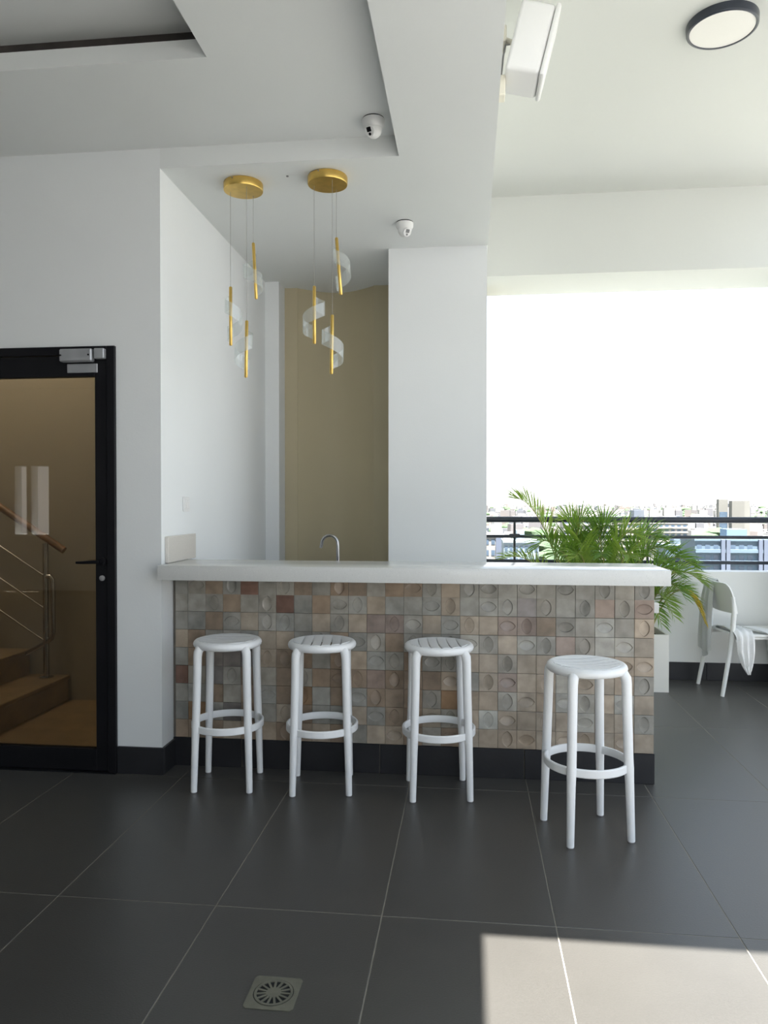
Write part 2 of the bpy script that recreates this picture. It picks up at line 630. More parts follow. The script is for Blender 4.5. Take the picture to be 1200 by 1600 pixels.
# terrace roof, lintel and parapet
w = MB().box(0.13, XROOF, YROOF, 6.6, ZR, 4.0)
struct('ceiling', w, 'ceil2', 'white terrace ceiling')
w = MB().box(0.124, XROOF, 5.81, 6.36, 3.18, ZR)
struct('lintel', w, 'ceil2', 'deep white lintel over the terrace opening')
w = MB().box(XROOF - 0.16, XROOF, 5.83, YP, 0, 3.18)
struct('column', w, 'wall', 'slim white column holding the end of the lintel')
w = MB().box(0.124, 7.3, YP, YP + 0.18, 0, 0.885)
struct('wall_parapet', w, 'parapet', 'white terrace parapet below the railing')
w = MB().box(7.12, 7.3, -4.2, YP, 0, 0.885)
struct('wall_parapet', w, 'parapet', 'white parapet along the open side of the terrace')
w = MB().box(0.13, 7.3, -4.2, -4.02, 0, 0.885)
struct('wall_parapet', w, 'parapet', 'white parapet behind the sunny terrace')
# lounge enclosure behind the viewpoint
w = MB()
WZ0, WZ1 = 0.92, 2.05
wx = [-7.48, -7.27, -7.19, -6.88]
w.box(-8.2, -5.2, -4.2, -4.0, 0, WZ0)
w.box(-8.2, -5.2, -4.2, -4.0, WZ1, 3.7)
w.box(-5.2, 0.13, -4.2, -4.0, 0, 0.25)
w.box(-5.2, 0.13, -4.2, -4.0, 2.6, 3.7)
w.box(-8.2, wx[0], -4.2, -4.0, WZ0, WZ1)
w.box(wx[1], wx[2], -4.2, -4.0, WZ0, WZ1)
w.box(wx[3], -5.2, -4.2, -4.0, WZ0, WZ1)
w.box(-0.4, 0.13, -4.2, -4.0, 0.25, 2.6)
struct('wall_rear', w, 'wall', 'white rear lounge wall with windows')
win = thing('added_window_1', (-2.8, -4.1, 0.25), 'wide three pane window added behind to light the lounge', None, kind='structure')  # unseen window added to bring daylight onto the lounge ceiling
for k in range(4):
    xx = -2.4 + 1.58 * k + (0.03 if k == 0 else -0.0)
    MB().box(xx - 0.03, xx + 0.03, -0.04, 0.04, 0, 2.35).build('mullion', 'black', win)
for z0, z1 in ((0, 0.06), (2.29, 2.35)):
    MB().box(-2.4, 2.4, -0.035, 0.035, z0, z1).build('window_frame', 'black', win)
for k in range(3):
    MB().box(-2.37 + 1.58 * k + 0.03, -2.37 + 1.58 * k + 1.54, -0.004, 0.004, 0.05, 2.3).build('pane', 'pane', win)
w = MB().box(-8.2, -8.0, -4.0, YW, 0, 3.7)
struct('wall_far_left', w, 'wall', 'white end wall of the lounge')

# ------------------------------------------------------------------ skirting
def skirt(name, label, runs, h):
    e = thing(name, (0, 0, 0), label, None, kind='structure')
    for (x0, x1, y0, y1) in runs:
        MB().rbox(x0, x1, y0, y1, 0.0, h, 0.002, 1).build('skirting_tile', 'skirt', e)
    return e


skirt('baseboard_left', 'anthracite tile skirting at the foot of the white pier',
      [(DX1 + 0.004, XN + 0.014, YW - 0.014, YW), (XN, XN + 0.014, YW + 0.001, YBAR - 0.002)] +
      [(DX0 - 0.6 * (k + 1), DX0 - 0.6 * k - 0.003, YW - 0.014, YW) for k in range(8)], 0.145)
skirt('baseboard_right', 'anthracite tile skirting along the terrace parapet',
      [(0.13 + 0.6 * k, 0.727 + 0.6 * k, YP - 0.012, YP) for k in range(11)], 0.144)

# ------------------------------------------------------------------ glass door
door = thing('door_1', ((DX0 + DX1) / 2, YW, 0), 'black aluminium framed glass door beside the white pier', None, kind='structure')
dx = (DX0 + DX1) / 2


def dbox(name, x0, x1, y0, y1, z0, z1, mt, r=0.003, parent=door, fix=None):
    return MB().rbox(x0 - dx, x1 - dx, y0 - YW, y1 - YW, z0, z1, r, 1).build(name, mt, parent)


fr = MB()
for a in ((DX1 - 0.045, DX1, 0, DZ), (DX0, DX0 + 0.045, 0, DZ), (DX0 + 0.045, DX1 - 0.045, DZ - 0.045, DZ)):
    fr.rbox(a[0] - dx, a[1] - dx, -0.02, 0.10, a[2], a[3], 0.002, 1)
fr.build('door_frame', 'black', door)
leaf = MB()
LX0, LX1 = DX0 + 0.049, DX1 - 0.049
GX0, GX1, GZ0, GZ1 = DX0 + 0.116, -1.984, 0.124, 2.124
for a in ((GX1, LX1, 0.008, DZ - 0.049), (LX0, GX0, 0.008, DZ - 0.049), (GX0, GX1, GZ1, DZ - 0.049), (GX0, GX1, 0.008, GZ0)):
    leaf.rbox(a[0] - dx, a[1] - dx, -0.008, 0.04, a[2], a[3], 0.002, 1)
leaf_o = leaf.build('door_leaf', 'black', door)
dbox('glass', GX0 - 0.005, GX1 + 0.005, YW + 0.012, YW + 0.020, GZ0 - 0.005, GZ1 + 0.005, 'glass', 0.001)
dbox('threshold', DX0, DX1, YW - 0.028, YW + 0.15, -0.002, 0.006, 'black', 0.001)
h = MB()
hx = -1.945 - dx
h.lathe([(0.024, 0), (0.024, 0.010), (0.012, 0.012), (0.010, 0.045)], 16, Matrix.Translation((hx, -0.008, 1.134)) @ Matrix.Rotation(PI / 2, 4, 'X'))
h.tube([(hx, -0.05, 1.134), (hx - 0.03, -0.055, 1.134), (hx - 0.09, -0.055, 1.131), (hx - 0.125, -0.05, 1.130)], [0.010, 0.010, 0.0085, 0.007], 10)
h.build('door_handle', 'black', leaf_o, smooth=40)
MB().lathe([(0.015, 0), (0.015, 0.008), (0.010, 0.011)], 16, Matrix.Translation((hx, -0.008, 1.045)) @ Matrix.Rotation(PI / 2, 4, 'X')).build('lock_cylinder', 'rubber', leaf_o, smooth=40)
cl = tag(dbox('door_closer', -2.155, -1.975, YW - 0.062, YW - 0.020, 2.195, 2.262, 'silver', 0.006), 'grey aluminium door closer')
dbox('closer_shoe', -1.968, -1.912, YW - 0.05, YW - 0.020, 2.210, 2.264, 'silver', 0.004)
dbox('closer_plate', -2.135, -1.965, YW - 0.016, YW - 0.008, 2.142, 2.190, 'silver', 0.002)
for sx in (-2.145, -1.99):
    MB().lathe([(0.005, 0), (0.005, 0.003)], 10, Matrix.Translation((0, 0, 0)) @ Matrix.Translation((sx - dx, -0.0625, 2.228)) @ Matrix.Rotation(PI / 2, 4, 'X')).build('screw', 'black', cl)

# ------------------------------------------------------------------ stair hall behind the glass
w = MB().box(-5.0, XN - 0.15, YW + 0.15, 5.2, -0.25, 0.0)
struct('floor', w, 'stone', 'tan stone floor of the stair hall')
w = MB().box(-5.15, XN - 0.15, 5.2, 5.35, 0, 3.6).box(-5.15, -5.005, YW + 0.15, 5.35, 0, 3.6)
struct('wall_hall', w, 'hall', 'tan wall of the stair hall')
w = MB().box(-5.15, XN - 0.15, YW + 0.15, 5.35, 3.6, 3.7)
struct('ceiling', w, 'hall', 'tan ceiling of the stair hall')
st = thing('staircase', (-2.92, 4.6, 0), 'tan stone stairs seen through the glass door', 'stairs')
for k in range(6):
    s = MB().rbox(-0.30 * k - (2.08 - 0.30 * k), -0.30 * k, YW + 0.16 - 4.6, 5.19 - 4.6, 0.185 * k, 0.185 * (k + 1) - 0.03, 0.002, 1).build('riser', 'stone', st)
    MB().rbox(-0.30 * k - 0.33, -0.30 * k + 0.015, YW + 0.16 - 4.6, 5.19 - 4.6, 0.185 * (k + 1) - 0.03, 0.185 * (k + 1), 0.004, 1).build('tread', 'stone', st)
rl = thing('stair_railing', (-3.03, 5.09, 0.185), 'steel stair railing with wooden handrail behind the door glass', 'railing')
sl = 0.637
MB().tube([(0.14, 0, 0.92), (-0.25, 0, 0.92 + 0.39 * sl), (-1.6, 0, 0.92 + 1.74 * sl)], 0.026, 12).build('handrail', 'wood', rl, smooth=50)
MB().tube([(0, 0, 0), (0, 0, 0.97)], 0.021, 12).build('post', 'steel', rl, smooth=50)
MB().tube([(-1.2, 0, 0.72), (-1.2, 0, 0.97 + 1.2 * sl)], 0.021, 12).build('post', 'steel', rl, smooth=50)
MB().tube([(0.0, -0.005, 0.73), (0.035, -0.005, 0.735), (0.055, -0.005, 0.71), (0.057, -0.005, 0.6), (0.057, -0.005, 0.32), (0.045, -0.005, 0.285), (0, -0.005, 0.25), (-0.15, -0.005, 0.17)], 0.016, 10).build('return_loop', 'steel', rl, smooth=50)
for k in range(3):
    z = 0.25 + 0.235 * k
    MB().tube([(0.01, 0, z), (-1.6, 0, z + 1.6 * sl)], 0.006, 8).build('rail_bar', 'steel', rl, smooth=50)
MB().lathe([(0.05, 0), (0.05, 0.006), (0.03, 0.012)], 16).build('base_flange', 'steel', rl, smooth=40)
hl = thing('added_hall_light', (-3.3, 4.55, 3.6), 'unseen round ceiling lamp added to light the stair hall', 'lamp')
MB().lathe([(0.13, 0), (0.13, -0.03), (0.10, -0.05)], 24).build('added_lamp_body', 'diff', hl, smooth=40)
pl = bpy.data.lights.new('hall_fill_lamp', 'POINT')  # unseen lamp added to brighten the hall behind the door glass
pl.energy = 92
pl.color = (1.0, 0.90, 0.76)
pl.shadow_soft_size = 0.12
plo = bpy.data.objects.new('hall_fill_lamp', pl)
COL.objects.link(plo)
plo.parent = hl
plo.location = (0, 0, -0.2)

# ------------------------------------------------------------------ bar
BX0, BX1 = XN, 0.947
bar = thing('bar_counter', ((BX0 + BX1) / 2, 4.05, 0), 'bar front clad in square shell toned relief tiles', 'bar')
bxc, byc = (BX0 + BX1) / 2, 4.05
MB().box(BX0 + 0.002 - bxc, BX1 - 0.004 - bxc, YBAR + 0.006 - byc, 4.13 - byc, 0, 1.044).build('body', 'bargrout', bar)
P = 0.0991


def tile_mesh(kind, wdt=P, hgt=P):
    """square tile with a crisp lens shaped hollow, upright or lying"""
    hw, hh = wdt / 2 - 0.0008, hgt / 2 - 0.0008
    th, dep = 0.012, 0.0105
    vs, fs = [], []
    N = 32
    rings = []
    sq = []
    for k in range(N):                                    # points round the square outline
        t = k / N * 4
        e, f = int(t), t - int(t)
        sq.append([(-1 + 2 * f, -1), (1, -1 + 2 * f), (1 - 2 * f, 1), (-1, 1 - 2 * f)][e])

    def lens(a):
        c, r = 0.42, 0.98                                 # two arcs; long half axis about .92, short .54
        ca, sa = math.cos(a), abs(math.sin(a))
        b = c * sa
        return -b + math.sqrt(b * b + r * r - c * c)
    rings.append([(x, y, -0.0011) for x, y in sq])
    rings.append([(x * 0.965, y * 0.965, 0.0) for x, y in sq])
    if kind == 'p':
        rings.append([(x * 0.5, y * 0.5, -0.0004) for x, y in sq])
        centre = -0.0006
    else:
        ang = [math.atan2(y, x) for x, y in sq]
        L = [(lens(a) * math.cos(a), lens(a) * math.sin(a)) for a in ang]

        def deep(x, y):
            return -dep * (0.20 + 0.80 * max(0.0, min(1.0, 0.5 + y / 0.95)))
        rings.append([(x, y, 0.0) for x, y in L])
        for s_, q in ((0.90, 0.82), (0.6, 1.0), (0.3, 1.0)):
            rings.append([(x * s_, y * s_, deep(x * s_, y * s_) * q) for x, y in L])
        centre = deep(0, 0)
    for rg_ in rings:
        for x, y, z in rg_:
            if kind == 'v':
                x, y = -y, x
            vs.append((x * hw, -th - z, y * hh))
    for r_ in range(len(rings) - 1):
        for k in range(N):
            k2 = (k + 1) % N
            fs.append((r_ * N + k, r_ * N + k2, (r_ + 1) * N + k2, (r_ + 1) * N + k))
    o = (len(rings) - 1) * N
    vs.append((0, -th - centre, 0))
    for k in range(N):
        fs.append((o + k, o + (k + 1) % N, len(vs) - 1))
    b0 = len(vs)
    for x, y in sq:
        if kind == 'v':
            x, y = -y, x
        vs.append((x * hw, 0, y * hh))
    for k in range(N):
        k2 = (k + 1) % N
        fs.append((b0 + k, b0 + k2, k2, k))
    me = bpy.data.meshes.new('tile')
    me.from_pydata(vs, [], fs)
    me.materials.append(M['tile'])
    me.polygons.foreach_set('use_smooth', [True] * len(me.polygons))
    me.set_sharp_from_angle(angle=math.radians(26))
    return me


TM = {k: tile_mesh(k) for k in 'phv'}
TM_left = tile_mesh('p', 0.072)
ROWS = [  # top row first; the first entry is the cut tile against the pier; letter = tone, h / v = lying / upright lens
    'g gh t gv r g gv t g tv t g t th gv b gv gh g gh g gh g gv g gv',
    'g g gv t g gv r g t gh gv b g g gh bv g gh gv m gv g gv p gv ph',
    'g g t gh b gv gv g b gv b p pv gh b gh bv b ph pv t gh g lh g bv',
    'b t g g g b b g gv t gh gv t gv gh gv lh gv b lh gv p gv l lh b',
    'gv t d d d bv tv t g tv b gh gv t gh gv b b gv b b gv b b bh bh',
    'r g d gv t g t gv t th tv p tv t t bh g bv ph b bv l bh b b gv',
    'gh g t g t gh t ov g t gh tv t t gv o b b lv bh b lh lv b lh b',
    'gv o g d t g bv t g g b gh tv t bh gv b lv bh b bv b lh b b gv',
    't t t b t b tv t b t g b bh t g th b b bv bh b bh bv b bh b',
]
TONE = {'g': (0.305, 0.288, 0.252), 'l': (0.40, 0.385, 0.34), 'b': (0.37, 0.305, 0.235), 't': (0.285, 0.215, 0.155), 'r': (0.20, 0.115, 0.085),
        'p': (0.31, 0.24, 0.20), 'o': (0.28, 0.18, 0.105), 'd': (0.20, 0.18, 0.165), 'm': (0.27, 0.25, 0.25)}
Z0T = 0.160
for r, row in enumerate(ROWS):
    cells = row.split()
    z = Z0T + (8 - r) * P + P / 2
    for c, code in enumerate(cells[:26]):
        tone = TONE[code[0]]
        k = code[1] if len(code) > 1 else 'p'
        if c == 0:
            me = TM_left
            x = BX1 - 25 * P - 0.036
        else:
            me = TM[k]
            x = BX1 - (26 - c) * P + P / 2
        o = link('tile', me, bar)
        o.location = (x - bxc, YBAR + 0.006 - byc + random.uniform(-0.0012, 0.0006), z - 0.002 - (0.004 if r == 0 else 0))
        if k == 'h' and random.random() < 0.35 or k == 'v' and random.random() < 0.4:
            o.rotation_euler = (0, PI, 0)
        g = random.uniform(0.88, 1.12)
        w_ = random.uniform(-0.03, 0.03)
        o.color = (tone[0] * g * (1 + w_), tone[1] * g, tone[2] * g * (1 - w_), 1)
for a in ((BX0 + 0.003, -1.23), (-1.227, -0.47), (-0.467, 0.292), (0.295, BX1)):
    MB().rbox(a[0] - bxc, a[1] - 0.003 - bxc, YBAR - 0.004 - byc, YBAR + 0.006 - byc, 0, Z0T - 0.004, 0.0015, 1).build('skirting_tile', 'skirt', bar)
MB().rbox(BX1 - 0.004 - bxc, BX1 + 0.006 - bxc, YBAR - byc, 4.13 - byc, 0, Z0T - 0.004, 0.0015, 1).build('skirting_tile', 'skirt', bar)
MB().rbox(BX1 - 0.004 - bxc, BX1 - bxc, YBAR - byc, 4.13 - byc, Z0T - 0.002, 1.044, 0.001, 1).build('end_panel', 'quartz', bar)

ctp = thing('countertop', (bxc, 3.93, 1.045), 'long white speckled quartz countertop on the tiled bar', 'countertop')
MB().rbox(-1.604 - bxc, 0.968 - bxc, 3.722 - 3.93, 4.14 - 3.93, 0.001, 0.078, 0.003, 2).build('slab', 'quartz', ctp, smooth=40)
MB().rbox(XN + 0.001 - bxc, XN + 0.02 - bxc, 3.86 - 3.93, 4.27 - 3.93, 0.079, 0.222, 0.002, 1).build('upstand', 'quartz2', ctp)

wk = thing('sink_worktop', (0, 4.83, 0), 'lower white worktop behind the bar with its end showing past the tiles', 'worktop')
MB().rbox(-1.60, 1.11, 4.53 - 4.83, 5.13 - 4.83, 0.80, 0.86, 0.003, 1).build('slab', 'quartz', wk)
for k in range(4):
    x0 = -1.60 + k * 0.66
    MB().rbox(x0, x0 + 0.655, 4.58 - 4.83, 5.12 - 4.83, 0.08, 0.799, 0.003, 1).build('cabinet_body', 'wall', wk)
ss = MB()
ss.lathe([(0.0, 0.861), (0.14, 0.861), (0.15, 0.866), (0.165, 0.866), (0.167, 0.861)], 32, Matrix.Translation((-0.96, -0.08, 0)), close=False)
ss.build('sink_rim', 'steel', wk, smooth=40)
fa = thing('kitchen_tap', (-0.866, 4.93, 0.86), 'curved steel gooseneck tap behind the bar', 'tap')
pts = [(0, 0, 0.0), (0, 0, 0.30)]
for k in range(1, 11):
    a = PI * k / 10
    pts.append((-0.055 + 0.055 * math.cos(a), 0, 0.31 + 0.06 * math.sin(a)))
pts.append((-0.116, 0, 0.285))
MB().tube(pts, 0.0105, 12).build('spout', 'chrome', fa, smooth=60)
MB().lathe([(0.028, 0), (0.028, 0.01), (0.019, 0.014), (0.019, 0.09), (0.012, 0.10)], 20).build('tap_base', 'chrome', fa, smooth=40)
MB().tube([(0.018, 0, 0.07), (0.05, 0, 0.08), (0.08, 0, 0.10)], [0.007, 0.006, 0.005], 8).build('lever', 'chrome', fa, smooth=50)

sw = thing('light_switch', (XN, 4.16, 1.44), 'small white switch plate on the nook side wall', 'switch')
MB().rbox(0.0, 0.008, -0.045, 0.045, -0.042, 0.042, 0.003, 2).build('plate', 'camwhite', sw)
for s in (-0.02, 0.02):
    MB().rbox(0.008, 0.012, s - 0.016, s + 0.016, -0.026, 0.026, 0.002, 1).build('rocker', 'camwhite', sw)

# ------------------------------------------------------------------ bar stools
def make_stool():
    root = thing('bar_stool', (0, 0, 0), 'x', 'stool')
    H = 0.750
    # moulded rim
    prof = []
    for k in range(12):
        a = 2 * PI * k / 12
        prof.append((0.154 + 0.020 * math.cos(a), H - 0.022 + 0.0195 * math.sin(a) * (1.05 if math.sin(a) < 0 else 1)))
    MB().ring(prof, 64).build('seat_rim', 'plastic', root, smooth=60)
    # slats
    n, R_in, gap = 6, 0.147, 0.0085
    wd = 2 * R_in / n
    for i in range(n):
        x0, x1 = -R_in + i * wd + gap / 2, -R_in + (i + 1) * wd - gap / 2
        grid = []
        for a in range(7):
            x = x0 + (x1 - x0) * a / 6
            L = math.sqrt(max(0.0004, R_in ** 2 - x * x))
            row = []
            for b in range(13):
                y = -L + 2 * L * b / 12
                rr = (x * x + y * y) / R_in ** 2
                row.append((x, y, H - 0.016 + 0.010 * rr - 0.0016 * (1 if a in (0, 6) else 0)))
            grid.append(row)
        MB().sheet(grid, 0.010).build('slat', 'plastic', root, smooth=50, fix=True)
    # legs
    rt, rm, rb = 0.153, 0.176, 0.197
    for q in range(4):
        a = PI / 4 + q * PI / 2
        c, s = math.cos(a), math.sin(a)
        path, rad = [], []
        for rr, z, rd in ((0.128, H - 0.030, 0.016), (0.148, H - 0.030, 0.020), (0.163, H - 0.037, 0.022), (0.1715, H - 0.052, 0.0225), (0.1745, H - 0.075, 0.0215),
                          (0.1775, 0.55, 0.0205), (0.184, 0.36, 0.0200), (0.186, 0.315, 0.0205), (0.189, 0.25, 0.0185), (0.1965, 0.03, 0.0160), (0.197, 0.004, 0.0158)):
            path.append((rr * c, rr * s, z))
            rad.append(rd)
        lg = MB().tube(path, rad, 14).build('leg', 'plastic', root, smooth=60)
        MB().lathe([(0.0145, 0.0), (0.0150, 0.005)], 14, Matrix.Translation((0.197 * c, 0.197 * s, 0))).build('foot_glide', 'rubber', lg)
    # foot ring
    zr = 0.313
    MB().ring([(0.180, zr - 0.018), (0.1835, zr - 0.014), (0.1835, zr + 0.014), (0.180, zr + 0.018), (0.173, zr + 0.018), (0.171, zr + 0.012), (0.171, zr - 0.012), (0.173, zr - 0.018)], 64).build('foot_ring', 'plastic', root, smooth=40)
    return root


stools = [((-1.235, 3.746), 5 + 90, 'white slatted bar stool next to the white pier, end of the row by the door'),
          ((-0.742, 3.757), 8, 'white slatted bar stool second from the door along the bar'),
          ((-0.147, 3.754), 8, 'white slatted bar stool in front of the column, third from the door'),
          ((0.518, 3.368), 17.5 + 90, 'white bar stool pulled out from the bar toward the sunlit floor')]
proto = make_stool()
for i, ((x, y), a, lab) in enumerate(stools):
    o = proto if i == 0 else copy_tree(proto)
    o.location = (x, y, 0)
    o.rotation_euler = (0, 0, math.radians(a))
    tag(o, lab, 'stool', 'white bar stools along the bar')

# ------------------------------------------------------------------ pendant lamps
def ribbon(mb, th0, turn, z1, z0, rmax, wid):
    grid = []
    N = 40
    for k in range(N + 1):
        t = k / N
        th = th0 + turn * t
        env = min(1.0, math.sin(PI * min(1, max(0, t))) * 1.6)
        r = 0.007 + (rmax - 0.007) * env
        zc = z1 + (z0 - z1) * t
        row = []
        for j in range(4):
            row.append((r * math.cos(th), r * math.sin(th), zc + (j / 3 - 0.5) * wid))
        grid.append(row)
    mb.sheet(grid, 0.004)


def pendant(x, y, label, rods, wires_rot):
    root = thing('pendant_lamp', (x, y, ZN), label, 'pendant lamp', 'gold pendant lamps over the bar')
    MB().lathe([(0.100, 0.0), (0.106, -0.003), (0.108, -0.008), (0.108, -0.040), (0.106, -0.045), (0.100, -0.046)], 48).build('canopy', 'gold', root, smooth=40)
    MB().lathe([(0.0035, 0), (0.0035, 0.003)], 8, Matrix.Translation((-0.03, -0.106, -0.012)) @ Matrix.Rotation(PI / 2, 4, 'X')).build('screw', 'rubber', root)
    for (ang, zt, zb, tilt, th0, turn) in rods:
        a = math.radians(ang)
        wx_, wy_ = 0.074 * math.cos(a), 0.074 * math.sin(a)
        MB().tube([(wx_, wy_, -0.045), (wx_, wy_, zt - ZN)], 0.0011, 6).build('wire', 'wire', root)
        L = zt - zb
        rod = MB().tube([(0, 0, 0), (0, 0, -0.004), (0, 0, -L + 0.004), (0, 0, -L)], [0.006, 0.0088, 0.0088, 0.006], 14).build('rod', 'gold', root, smooth=50)
        rod.location = (wx_, wy_, zt - ZN)
        rod.rotation_euler = (0, -math.radians(tilt), 0)
        mb = MB()
        ribbon(mb, math.radians(th0), math.radians(turn), -0.09, -L + 0.055, 0.062, 0.075)
        mb.build('acrylic_ribbon', 'acrylic', rod, smooth=50, fix=True)
    return root


pendant(-1.238, 4.045, 'gold disc pendant lamp of three rods, the one nearer the white side wall',
        [(180, 2.645, 2.32, 0, 200, 330), (60, 2.905, 2.59, 3, 60, 330), (-60, 2.44, 2.13, -1, 20, -330)], 0)
pendant(-0.760, 4.015, 'gold disc pendant lamp of three rods, the one hanging before the beige wall',
        [(180, 2.625, 2.312, 0, 60, -330), (60, 2.905, 2.59, 4.5, 200, 330), (-60, 2.45, 2.135, -1, 150, 330)], 0)
an = thing('ceiling_anchor', (-0.974, 3.982, ZN), 'tiny grey anchor plug in the ceiling between the pendants', 'anchor')
MB().lathe([(0.007, 0), (0.007, -0.004), (0.003, -0.006)], 10).build('plug', 'rubber', an)

# ------------------------------------------------------------------ security cameras
def turret(x, y, z, aim, r, label, dark):
    root = thing('security_camera', (x, y, z), label, 'security camera', 'white dome cameras on the ceiling', rz=aim)
    MB().lathe([(r * 0.98, 0), (r, -0.003), (r, -0.012)], 32).build('gasket', 'lens', root, smooth=40)
    MB().lathe([(r * 1.02, -0.006), (r * 1.03, -0.012), (r * 1.0, -0.030), (r * 0.86, -0.046), (r * 0.70, -0.050)], 32).build('base', 'camwhite', root, smooth=40)
    ball = MB()
    prof = [(r * 0.78 * math.sin(PI * k / 12) + 1e-4, r * 0.78 * math.cos(PI * k / 12)) for k in range(13)]
    ball.lathe(prof, 28)
    b = ball.build('eyeball', 'camwhite', root, smooth=60)
    b.location = (0, 0, -0.052)
    T = Matrix.Rotation(math.radians(122), 4, 'X')           # looks along -y and down
    fm = Matrix.Translation((0, 0, 0)) @ T
    MB().lathe([(r * 0.50, r * 0.60), (r * 0.50, r * 0.80), (r * 0.46, r * 0.84)], 28, fm).build('front_face', 'camwhite', b, smooth=40)
    MB().rbox(-r * .22, r * .22, -r * .05, r * .36, r * 0.838, r * 0.865, 0.002, 1, fm).build('sensor_window', dark, b)
    MB().lathe([(r * 0.13, r * 0.84), (r * 0.13, r * 0.875)], 16, fm @ Matrix.Translation((0, -r * 0.24, 0))).build('lens', 'lens' if dark == 'lens' else 'rubber', b)
    return root


turret(-0.462, 3.64, ZL, math.radians(-25), 0.053, 'white dome security camera with a dark lens in the lounge ceiling corner', 'lens')
turret(-0.401, 4.72, ZN, math.radians(30), 0.053, 'white dome security camera above the column', 'rubber')

# ------------------------------------------------------------------ wall speaker on the beam
sp = thing('wall_speaker', (0.13, 3.42, 3.50), 'white box speaker on a cream bracket fixed to the beam side', 'speaker')
T = Matrix.Translation((0.135, 0, -0.03)) @ Matrix.Rotation(math.radians(14), 4, 'Y')
MB().rbox(-0.075, 0.075, -0.11, 0.11, -0.155, 0.15, 0.018, 3, T).build('cabinet', 'camwhite', sp, smooth=40)
MB().rbox(0.076, 0.098, -0.114, 0.114, -0.16, 0.155, 0.010, 2, T).build('grille', 'camwhite', sp, smooth=40)
MB().rbox(0.0, 0.035, -0.05, 0.05, -0.01, 0.06, 0.004, 1).build('bracket_plate', 'cream', sp)
MB().rbox(0.0, 0.03, -0.035, 0.035, -0.24, -0.15, 0.004, 1).build('junction_box', 'cream', sp)
MB().tube([(0.03, 0, 0.02), (0.075, 0, 0.0)], 0.012, 10).build('bracket_arm', 'cream', sp)
MB().tube([(0.012, -0.02, -0.15), (0.02, -0.05, -0.08), (0.03, -0.03, -0.02), (0.05, 0, 0.0)], 0.004, 8).build('cable', 'rubber', sp, smooth=60)

cl_ = thing('ceiling_light', (1.22, 3.825, ZR), 'round flat ceiling light with a black rim on the terrace', 'ceiling light')
MB().ring([(0.150, 0), (0.163, 0), (0.164, -0.004), (0.162, -0.036), (0.157, -0.040), (0.150, -0.040), (0.148, -0.036)], 64).build('rim', 'rail', cl_, smooth=40)
MB().lathe([(0.10, -0.004), (0.149, -0.006), (0.149, -0.036), (0.06, -0.038)], 64).build('diffuser', 'diff', cl_, smooth=40)

# ------------------------------------------------------------------ floor drain
dr = thing('floor_drain', (-0.57, 2.143, 0), 'square metal floor drain with a round radial grille', 'drain')
dp = MB()
h = 0.0735
N = 48
vs, fs = [], []
for k in range(N):
    a = 2 * PI * k / N + PI / N
    c, s = math.cos(a), math.sin(a)
    q = h / max(abs(c), abs(s))
    vs.append((0.060 * c, 0.060 * s, 0.0022))
    vs.append((q * c, q * s, 0.0020))
    vs.append((q * c, q * s, -0.0005))
    vs.append((0.060 * c, 0.060 * s, -0.0005))
for k in range(N):
    a, b = 4 * k, 4 * ((k + 1) % N)
    fs += [(a, a + 1, b + 1, b), (a + 1, a + 2, b + 2, b + 1), (a + 3, a, b, b + 3)]
for sx in (-1, 1):
    for sy in (-1, 1):
        pass
dp.add(vs, fs)
dp.build('plate', 'drain', dr)
MB().lathe([(0.0, 0.0006), (0.060, 0.0006)], 32, close=False).build('well_shade', 'void', dr)  # flat black disc standing in for the shaded hollow
gr = MB()
gr.ring([(0.050, 0.0007), (0.050, 0.0034), (0.0575, 0.0034), (0.0575, 0.0007)], 48)
gr.lathe([(0.0225, 0.0007), (0.0225, 0.0034), (0.021, 0.0038), (0.001, 0.0038)], 28)
gr.build('grille_ring', 'drain', dr)
for k in range(15):
    MB().box(0.0215, 0.0508, -0.0033, 0.0033, 0.0007, 0.0034, Matrix.Rotation(2 * PI * k / 15, 4, 'Z')).build('grille_bar', 'drain', dr)

# ------------------------------------------------------------------ railing on the parapet
YRL = YP + 0.07
rg = thing('terrace_railing', (2.5, YRL, 0.885), 'dark blue pipe railing along the parapet top', 'railing')


def rx(px):
    return on_y(px, 815, YRL).x - 2.5


x0r, x1r = 0.13 - 2.5, 7.2 - 2.5
for z, r, nm in ((1.305, 0.0255, 'top_rail'), (1.163, 0.014, 'middle_rail'), (0.955, 0.014, 'lower_rail')):
    MB().tube([(x0r, 0, z - 0.885), (x1r, 0, z - 0.885)], r, 14).build(nm, 'rail', rg, smooth=60)
p0, p1 = rx(804), rx(1012)
for k in range(7):
    xx = p0 + (p1 - p0) * k
    if xx > x1r:
        break
    MB().tube([(xx, 0, 0.0), (xx, 0, 0.42)], 0.011, 10).build('post', 'rail', rg, smooth=60)
    MB().rbox(xx - 0.045, xx + 0.045, -0.02, 0.02, 0.265, 0.30, 0.006, 1).build('post_clamp', 'rail', rg)

# ------------------------------------------------------------------ potted palm
pt = thing('planter', (1.145, 6.1, 0), 'cream box planter standing behind the end of the bar', 'planter')
pw, pd, ph = 0.375, 0.20, 0.44
t_ = MB()
vs = []
for (i_, z) in ((0, 0.0), (0, ph), (0.018, ph), (0.018, ph - 0.05)):
    a, b = pw - i_, pd - i_
    vs += [(-a, -b, z), (a, -b, z), (a, b, z), (-a, b, z)]
fs = [(3, 2, 1, 0)]
for L in range(3):
    for k in range(4):
        fs.append((L * 4 + k, L * 4 + (k + 1) % 4, L * 4 + 4 + (k + 1) % 4, L * 4 + 4 + k))
t_.add(vs, fs)
t_.build('pot', 'planter', pt)
so = MB()
so.box(-pw + .019, pw - .019, -pd + .019, pd - .019, ph - .12, ph - .05)
so.build('soil', 'soil', pt)

